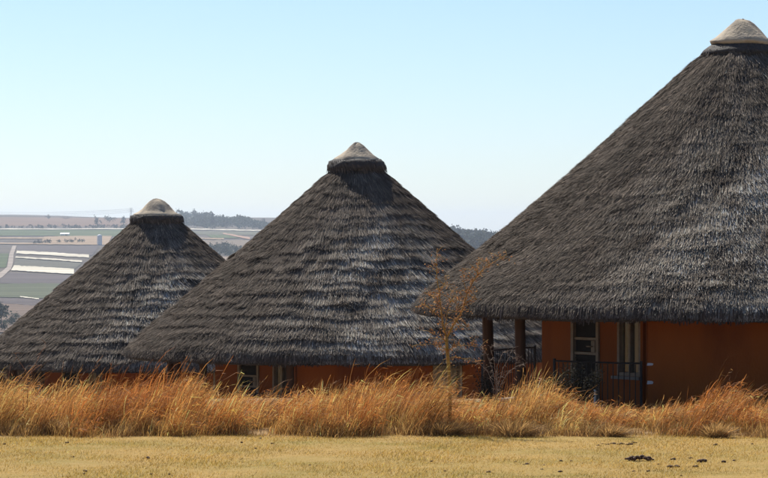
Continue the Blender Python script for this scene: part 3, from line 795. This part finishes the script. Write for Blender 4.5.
    for j, t in enumerate((0, .4, .75, 1.)):
        P[:, j, 0] = bx_ + H * (np.cos(la) * sp * t ** 1.5 + .12 * t); P[:, j, 1] = by_ + H * np.sin(la) * sp * t ** 1.5
        P[:, j, 2] = bz_ + H * (t - .45 * sp * t ** 3)
    roll = rng.uniform(0, math.pi, N); wd = rng.uniform(.002, .0045, N); W = np.zeros((N, 4, 3)); wpf = np.array([1, 1, .7, .15])
    W[:, :, 0] = (np.cos(roll) * wd)[:, None] * wpf; W[:, :, 1] = (np.sin(roll) * wd)[:, None] * wpf
    ru = np.clip(rust[idx] * .45 + rng.normal(0, .15, N), 0, 1)[:, None]
    col = (np.array([.38, .195, .05])[None] * ru + np.array([.48, .305, .095])[None] * (1 - ru)) * np.exp(rng.normal(-.1, .45, (N, 1))) * (bright * old_shade)[idx][:, None]
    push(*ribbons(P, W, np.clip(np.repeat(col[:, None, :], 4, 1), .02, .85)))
    N = 16000; ex = rng.uniform(-7.5, 7.5, N); dens = .5 + .5 * np.sin(ex * 1.7 + .6) * np.sin(ex * .63 + 2) + .4 * np.sin(ex * 4.9); kp = rng.random(N) < np.clip(dens, .08, 1); ex = ex[kp]; N = len(ex)
    ey = 46.5 + .24 * np.sin(ex * 2.1) + .15 * np.sin(ex * 5.3 + 1) + rng.normal(.1, .16, N); ez = terrain(ex, ey) - .02
    H = rng.uniform(.08, .30, N) * (.7 + .5 * np.sin(ex * 3.7) ** 2); la = rng.uniform(0, 2 * math.pi, N); P = np.zeros((N, 3, 3)); W = np.zeros((N, 3, 3)); sp = rng.uniform(.1, .9, N); wd = rng.uniform(.002, .0045, N)
    for j, t in enumerate((0, .55, 1.)):
        P[:, j, 0] = ex + H * (np.cos(la) * sp * t ** 1.5 + .1 * t); P[:, j, 1] = ey + H * np.sin(la) * sp * t ** 1.5; P[:, j, 2] = ez + H * (t - .4 * sp * t ** 3)
        W[:, j, 0] = np.cos(la * 3) * wd * (1, .8, .15)[j]; W[:, j, 1] = np.sin(la * 3) * wd * (1, .8, .15)[j]
    mixd = (rng.random(N) < .55)[:, None]; col = np.where(mixd, np.array([.20, .115, .045])[None], np.array([.50, .30, .11])[None]) * np.exp(rng.normal(0, .4, (N, 1)))
    push(*ribbons(P, W, np.clip(np.repeat(col[:, None, :], 3, 1), .02, .85)))
    o = link('tall_grass', np_mesh('tall_grass', np.concatenate(Vs), np.concatenate(Qs), np.concatenate(Cs)), M['grass'])
    tag(o, 'tall rust and straw coloured dry grass in a band before the huts', 'grass', kind='stuff')
tall_grass()

def tussock(label, px, py, w, h, dark):
    g = lawn_at(px, py - 4.5); N = 900
    t_ = rng.uniform(0, 2 * math.pi, N); sp = rng.uniform(.05, 1.0, N) ** .7
    L_ = h * rng.uniform(.3, 1.15, N); P = np.zeros((N, 4, 3)); jx = rng.normal(0, .09, N)
    for j, t in enumerate((0, .4, .75, 1.)):
        rad = w * .5 * (.35 * sp + sp * .75 * t ** 1.4)
        P[:, j, 0] = np.cos(t_ + .5 * t) * rad + .12 * h * t + jx * t; P[:, j, 1] = np.sin(t_) * rad * .8; P[:, j, 2] = -.02 + L_ * (t - .45 * sp * t ** 2.5)
    roll = rng.uniform(0, math.pi, N); wd = rng.uniform(.002, .0042, N); W = np.zeros((N, 4, 3)); wpf = np.array([1, 1, .7, .15])
    W[:, :, 0] = (np.cos(roll) * wd)[:, None] * wpf; W[:, :, 1] = (np.sin(roll) * wd)[:, None] * wpf
    col = (np.array([.34, .20, .075])[None] * dark + np.array([.56, .36, .14])[None] * (1 - dark)) * np.exp(rng.normal(-.1, .5, (N, 1)))
    V, Q, cc = ribbons(P, W, np.repeat(col[:, None, :], 4, 1))
    o = link('grass_tussock', np_mesh('grass_tussock', V, Q, cc), M['grass']); o.location = g
    tag(o, label, 'grass', 'separate tussocks along the lawn edge')
tussock('round dark-based grass tussock standing alone at the lawn edge, left of sapling', 361, 437, .46, .36, .8)
tussock('brown tussock below the reddest tall grass on the left', 140, 439, .75, .34, .8)
tussock('low straw tussock on the lawn edge left of centre', 205, 436.5, .5, .26, .5)
tussock('broad shadowy tussock at the foot of the sapling', 447, 440, .9, .3, .8)
tussock('wide dark tussock on the lawn edge right of the sapling', 515, 441, 1.0, .32, .75)
tussock('dark tussock on the lawn edge right of the dung heap', 716, 441.5, .7, .27, .35)
tussock('pale tussock on the lawn edge near the left corner', 40, 437.5, .8, .28, .5)
tussock('small straw tussock on lawn edge before the hut door', 612, 441, .6, .22, .3)

# ------------------------------------------------------------------ lawn blades
def lawn():
    N = 130000
    x = rng.uniform(-7.5, 7.5, N); y = 36.5 + 10.4 * rng.random(N)
    z = terrain(x, y)
    n1 = np.sin(x * 2.3 + y * .7) * np.sin(y * 1.9 - x * .6) + .6 * np.sin(x * 5.1 - y * 2.2) * np.sin(y * 4.3 + x)
    h = rng.uniform(.012, .036, N) * (1 + .3 * n1); a = rng.uniform(0, 2 * math.pi, N); w = rng.uniform(.0025, .005, N)
    V = np.zeros((N, 3, 3)); dx = np.cos(a) * w; dy = np.sin(a) * w
    V[:, 0] = np.stack([x - dx, y - dy, z - .004], 1); V[:, 1] = np.stack([x + dx, y + dy, z - .004], 1)
    V[:, 2] = np.stack([x + rng.normal(.01, .02, N), y + rng.normal(0, .02, N), z + h], 1)
    pxv = 384 + x / y * F; pyv = HOR + EYE * F / y
    g = np.clip(.11 + .14 * n1 + rng.normal(0, .14, N), 0, .8)
    g = np.maximum(g, .85 * np.exp(-((pxv - 300) / 26) ** 2 - ((pyv - 443.5) / 1.6) ** 2))
    g = np.maximum(g, .5 * sm(462, 478, pyv) * (rng.random(N) < .35))
    wear = np.clip(np.sin(x * 1.1 + 2.2 * np.sin(y * .8)) * np.sin(y * 2.6 + x * .5) - .35, 0, 1); h = h * (1 - .5 * wear); V[:, 2, 2] = z + h
    col = np.array([.56, .35, .088])[None] * (1 - g[:, None]) + np.array([.20, .22, .05])[None] * g[:, None]
    col = np.clip(col * (1 - .45 * wear[:, None]) * np.exp(rng.normal(0, .30, (N, 1))), .02, .85)
    o = link('lawn_grass', np_mesh('lawn_grass', V.reshape(-1, 3), np.arange(N * 3).reshape(-1, 3), np.repeat(col, 3, 0)), M['lawn_blade'])
    tag(o, 'short dry yellow lawn grass in the foreground', 'grass', kind='stuff')
lawn()

# ------------------------------------------------------------------ dung
def clod_mesh(seed, n=1, spread=(0, 0), size=(.03, .06), flat=.6):
    rg = random.Random(seed); bm = bmesh.new()
    for k in range(n):
        r_ = rg.uniform(*size); x = rg.uniform(-1, 1) * spread[0]; y = rg.uniform(-1, 1) * spread[1]
        
        if n > 6: x = (-1 + 2 * (k + rg.uniform(-.3, 1.3)) / n) * spread[0]
        lift = (1 - .6 * abs(x) / (spread[0] + 1e-6)) * rg.uniform(0, .055) * (n > 12 and spread[0] < .25)
        ret = bmesh.ops.create_icosphere(bm, subdivisions=2, radius=r_)
        sx_, sy_ = rg.uniform(.8, 1.3), rg.uniform(.8, 1.2); rz = rg.uniform(0, 6)
        for v in ret['verts']:
            p = v.co; nn = 1 + .22 * math.sin(p.x * 70 + k * 3 + seed) * math.sin(p.y * 60 + k) + rg.uniform(-.09, .09)
            p = Vector((p.x * sx_ * nn, p.y * sy_ * nn, p.z * flat * nn)); p.rotate(Matrix.Rotation(rz, 3, 'Z')); v.co = p + Vector((x, y, r_ * flat * .75 + lift))
    me = bpy.data.meshes.new('dung'); bm.to_mesh(me); bm.free(); return me
def dung(name, label, px, py, me, group):
    o = link(name, me, M['dung'], smooth=True); o.location = lawn_at(px, py); tag(o, label, 'dung', group); return o
dung('dung_heap', 'largest dark dung heap on the lawn at lower right', 639, 460.5, clod_mesh(1, 30, (.17, .06), (.014, .034), .75), 'dung heaps on the lawn')
row_marks = [(598, 445.6, .8), (603, 444.4, 1.1), (608, 444.9, .9), (612, 444.2, 1.2), (617, 444.8, 1.0), (622, 444.3, 1.2), (626.5, 445.0, 1.4), (630, 444.6, 1.2), (635, 443.2, 1.2)]
dung('dung_heap', 'small low dung heap right of and nearer than the largest heap', 673, 467, clod_mesh(3, 10, (.08, .04), (.012, .03), .6), 'dung heaps on the lawn')
dung('dung_heap', 'knobbly dung lump right of the small low dung heap', 701, 462, clod_mesh(4, 6, (.05, .03), (.015, .034), .75), 'dung heaps on the lawn')
clods = [clod_mesh(20 + k, 2 + k % 3, (.02, .012), (.010, .022), .6) for k in range(5)]
for k, (px, py, s_) in enumerate(row_marks):
    o = dung('dung_clod', 'dung clod in the loose row at the lawn edge below the hut door', px, py, clods[k % 5], 'dung clods in a row at the lawn edge'); o.scale = (s_ * 1.1, s_ * 1.1, s_); o.rotation_euler.z = k * 1.9
spots = [(673, 459.8, 1.25), (690.5, 458.6, 1.3), (695, 467, 1.1), (724, 462.4, 1.4), (734, 461, 1.1), (715.5, 445.3, 1.2), (633.5, 471.4, .9), (648, 471.4, .8), (752, 444.3, .8), (658, 464.5, .7), (681, 476, .7)]
for k, (px, py, s_) in enumerate(spots):
    o = dung('dung_clod', 'small dark dung clod on the lawn around the dung heaps at lower right', px, py, clods[k % 5], 'dung clods at lower right'); o.scale = (s_,) * 3; o.rotation_euler.z = k * 1.3
spots = [(4, 444.4, .9), (41, 442.2, .8), (67, 443, .9), (88, 443.4, .6), (71, 457.4, 1.0), (149, 458.2, 1.2), (144, 458.4, .7), (86, 471.4, 1.0), (84, 474, .8), (152, 474.5, .8), (169, 474.5, .8), (259.5, 438.6, 1.25), (241, 442.6, .8), (273, 443.9, .9), (256, 448.6, .8), (252.5, 476.3, .7), (275, 465.5, .6), (310, 465.5, .6)]
for k, (px, py, s_) in enumerate(spots):
    o = dung('dung_clod', 'tiny dark dung clod scattered on the left half of the lawn', px, py, clods[k % 5], 'dung clods on the left lawn'); o.scale = (s_,) * 3; o.rotation_euler.z = k * 1.7
spots = [(431.5, 461.6, .8), (445.5, 471.2, .9), (489.5, 472.6, 1.1), (514.5, 462.3, .8), (527.5, 464.9, 1.3), (523.5, 465.2, .8), (543, 465.6, 1.0), (541, 470, .9), (560.5, 461.4, 1.1), (558, 472.2, 1.2), (572, 461.5, .8)]
for k, (px, py, s_) in enumerate(spots):
    o = dung('dung_clod', 'small dung clod on the middle of the lawn, left of the dung heaps', px, py, clods[k % 5], 'dung clods mid lawn'); o.scale = (s_,) * 3; o.rotation_euler.z = k * 2.1

# ------------------------------------------------------------------ sapling
def sapling():
    Y = 47.4; base = lawn_at(449, 422); base = Vector((at(449, 422, Y).x, Y, float(terrain(at(449, 422, Y).x, Y))))
    t = empty('sapling_tree', base); tag(t, 'thin yellow-stemmed sapling with sparse rusty leaves rising from the grass', 'tree')
    def L(px, py, dy=0): p = at(px, py, Y + dy); return p - base
    main = [L(449, 434), L(449.5, 424), L(450, 405), L(449.5, 385), L(448.5, 365), L(447, 348), L(446.5, 336)]
    mb = MB(); mb.tube(main, [.030, .029, .027, .026, .025, .024, .022], 10); mb.build('trunk', M['bark_yellow'], t, True)
    limbs = [([(446.5, 337), (443, 326), (441.5, 312), (439.5, 296), (437, 278), (436.5, 262), (437, 249)], .017),
             ([(446.5, 338), (451, 329), (456, 321), (461, 313), (464, 304), (467, 294), (472, 283), (478, 274), (488, 266), (500, 258), (507, 255)], .024),
             ([(442, 318), (433, 312), (428, 306), (421, 304)], .01), ([(441, 306), (433, 297), (425, 292)], .008),
             ([(463, 306), (470, 300), (478, 299)], .009), ([(467, 294), (464, 282), (462, 268)], .009), ([(477, 275), (478, 266), (481, 256)], .008),
             ([(447, 352), (454, 346), (463, 345), (474, 346), (486, 349)], .010), ([(447, 350), (438, 345), (430, 344), (420, 346)], .009),
             ([(448, 360), (456, 357), (468, 360), (480, 362)], .008), ([(447, 343), (441, 336), (431, 333)], .009), ([(456, 321), (461, 326), (470, 327)], .008),
             ([(445, 330), (447, 315), (450, 303), (451, 290)], .010), ([(439, 290), (445, 283), (447, 275)], .006), ([(437, 272), (431, 266)], .006), ([(461, 313), (456, 304), (457, 294)], .008)]
    ends = []
    for k, (pts, r0) in enumerate(limbs):
        dy = 0; P = []; sgn = random.choice((-1, 1))
        for i, (px, py) in enumerate(pts): P.append(L(px, py, sgn * .07 * i * (k > 1)))
        mb = MB(); mb.tube(P, [.72 * r0 * (1 - .75 * i / (len(P) - 1)) for i in range(len(P))], 7)
        for i in range(1, len(P)):
            for q in range(3):
                p0 = P[i - 1].lerp(P[i], random.random()); d = Vector((random.uniform(-1, 1), random.uniform(-1, 1), random.uniform(-.35, .8))) * random.uniform(.08, .26)
                p1 = p0 + d; mb.tube([p0, p0 + d * .55 + Vector((0, 0, .015)), p1], [.0045, .0035, .002], 4); ends.append((p0, p1))
            ends.append((P[i - 1], P[i]))
        mb.build('branch', M['bark_yellow'], t, True)
    N = 1500; V = np.zeros((N, 4, 3)); cc = np.zeros((N, 3))
    for k in range(N):
        p0, p1 = ends[random.randrange(len(ends))]; c = p0.lerp(p1, random.random()) + Vector((random.gauss(0, .03), random.gauss(0, .03), random.gauss(0, .03)))
        a = Vector((random.gauss(0, 1), random.gauss(0, 1), random.gauss(-.4, 1))).normalized(); b_ = a.cross(Vector((random.gauss(0, 1), random.gauss(0, 1), 1))).normalized()
        l = random.uniform(.010, .024); w = l * .42
        V[k] = [c, c + a * l + b_ * w, c + a * l * 2, c + a * l - b_ * w]
        cc[k] = np.array(random.choice([(.42, .19, .07), (.36, .15, .06), (.52, .29, .12), (.34, .17, .08)])) * random.uniform(.7, 1.3)
    link('leaves', quads_mesh('leaves', V.reshape(-1, 3), np.repeat(cc, 4, 0)), M['leaf'], t)['kind'] = 'stuff'
sapling()

# ------------------------------------------------------------------ dead stalks and shrubs
def stalks(name, label, cat, Y, lines, r0, mat, fuzz, spread=.1, seed=1):
    rg = random.Random(seed); x0 = sum(l[0][0] for l in lines) / len(lines)
    bx_ = at(x0, 400, Y).x; base = Vector((bx_, Y, float(terrain(bx_, Y)))); t = empty(name, base); tag(t, label, cat)
    for pts in lines:
        mb = MB(); dyk = rg.uniform(-spread, spread)
        P = [at(px, py, Y + dyk * i) - base for i, (px, py) in enumerate(pts)]
        gz = float(terrain(P[0].x + base.x, P[0].y + base.y)) - base.z - .02
        P = [Vector((P[0].x - .02, P[0].y, gz))] + P if P[0].z > gz + .05 else P
        mb.tube(P, [r0 * (1 - .7 * i / (len(P) - 1)) for i in range(len(P))], 6)
        for i in range(1, len(P)):
            for q in range(fuzz):
                p0 = P[i - 1].lerp(P[i], rg.random())
                if p0.z < .35: continue
                d = Vector((rg.uniform(-.6, 1), rg.uniform(-1, 1), rg.uniform(-.5, .7))) * rg.uniform(.04, .16); mb.tube([p0, p0 + d * .6, p0 + d + Vector((0, 0, -.02))], [r0 * .4, r0 * .35, r0 * .2], 4)
        mb.build('stem', mat, t, True)
stalks('dry_weed', 'tall bare brown weed stalks forking above the grass at the far left', 'weed', 48.2,
       [[(24, 382), (27, 373), (20, 362), (14, 352)], [(24, 384), (30, 373), (36, 363), (41, 352), (46, 343)], [(12, 396), (20, 384), (28, 375), (36, 368), (42, 364)], [(0, 398), (8, 388), (18, 378), (25, 371)], [(28, 372), (33, 366), (41, 365)], [(9, 374), (10.5, 367)]], .008, M['twig_brown'], 2, seed=4)
stalks('dead_shrub', 'pale dead twiggy shrub arching in front of the veranda posts', 'shrub', 51.3,
       [[(496, 385), (492, 368), (487, 355), (482, 348)], [(497, 386), (497, 366), (503, 352), (512, 350), (520, 358)], [(498, 386), (503, 368), (510, 356), (517, 360), (523, 366)], [(494, 388), (488, 372), (480, 364), (470, 360)], [(497, 385), (494, 360), (490, 347), (497, 344), (506, 346)], [(500, 386), (508, 372), (517, 366), (528, 362)]], 0.0048, M['twig_pale'], 8, .05, seed=9)

def shrub(label, px, Y, w, h, col, n, ls=1.0):
    x = (px - 384) / F * Y; base = Vector((x, Y, float(terrain(x, Y)))); t = empty('dark_shrub', base); tag(t, label, 'shrub')
    mb = MB(); pts = []
    for k in range(16):
        a = random.uniform(0, 6.28); s_ = random.uniform(.1, .5) * w; hh = h * random.uniform(.55, 1)
        P = [Vector((0, 0, -.03)), Vector((math.cos(a) * s_ * .4, math.sin(a) * s_ * .4, hh * .45)), Vector((math.cos(a) * s_, math.sin(a) * s_, hh))]
        mb.tube(P, [.012, .008, .003], 5); pts.append(P)
    mb.build('stems', M['bark'], t)
    V = np.zeros((n, 4, 3)); cc = np.zeros((n, 3))
    for k in range(n):
        P = random.choice(pts); q = random.random() ** .6; c = (P[1].lerp(P[2], (q - .4) / .6) if q > .4 else P[0].lerp(P[1], q / .4)) + Vector((random.gauss(0, .06), random.gauss(0, .06), random.gauss(0, .05)))
        a = Vector((random.gauss(0, 1), random.gauss(0, 1), random.gauss(0, 1))).normalized(); b_ = a.cross(Vector((random.gauss(0, 1), random.gauss(0, 1), 1))).normalized(); l = random.uniform(.015, .03) * ls
        V[k] = [c, c + a * l + b_ * l * .4, c + a * l * 2, c + a * l - b_ * l * .4]; cc[k] = np.array(col) * random.uniform(.6, 1.4)
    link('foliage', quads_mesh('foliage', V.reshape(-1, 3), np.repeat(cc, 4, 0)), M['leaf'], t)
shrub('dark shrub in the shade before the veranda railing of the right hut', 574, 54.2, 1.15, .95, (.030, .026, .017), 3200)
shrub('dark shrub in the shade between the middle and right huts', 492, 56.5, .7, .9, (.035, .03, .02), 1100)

shrub('dry grey-tan bush seen through the open veranda of the leftmost hut', 27, 113.5, 2.0, 2.0, (.17, .125, .08), 5000, 2.4)  # bushes added to block the bright valley behind the veranda gap
shrub('dry grey-tan bush against the wall edge behind the leftmost hut', 46, 114.0, 1.8, 2.0, (.19, .145, .09), 5000, 2.4)
shrub('added rusty bush filling the bright gap at the left edge beyond the leftmost hut', 6, 114.5, 2.4, 2.0, (.13, .06, .03), 5000, 2.4)

# ------------------------------------------------------------------ haze
mb = MB()
mb.box((0, 7850, 5.0), (25000, 16200, 120))
hz, nt, b = new_mat('valley_haze')
nt.nodes.remove(b)
pv = nt.nodes.new('ShaderNodeVolumePrincipled')
pv.inputs['Color'].default_value = (0.78, 0.875, 1.0, 1)
pv.inputs['Anisotropy'].default_value = 0.5
pv.inputs['Density'].default_value = 0.000062
nt.links.new(pv.outputs[0], nt.nodes['Material Output'].inputs['Volume'])
ho = mb.build('haze', hz)
tag(ho, 'thin pale blue haze over the far valley', 'haze', kind='stuff')
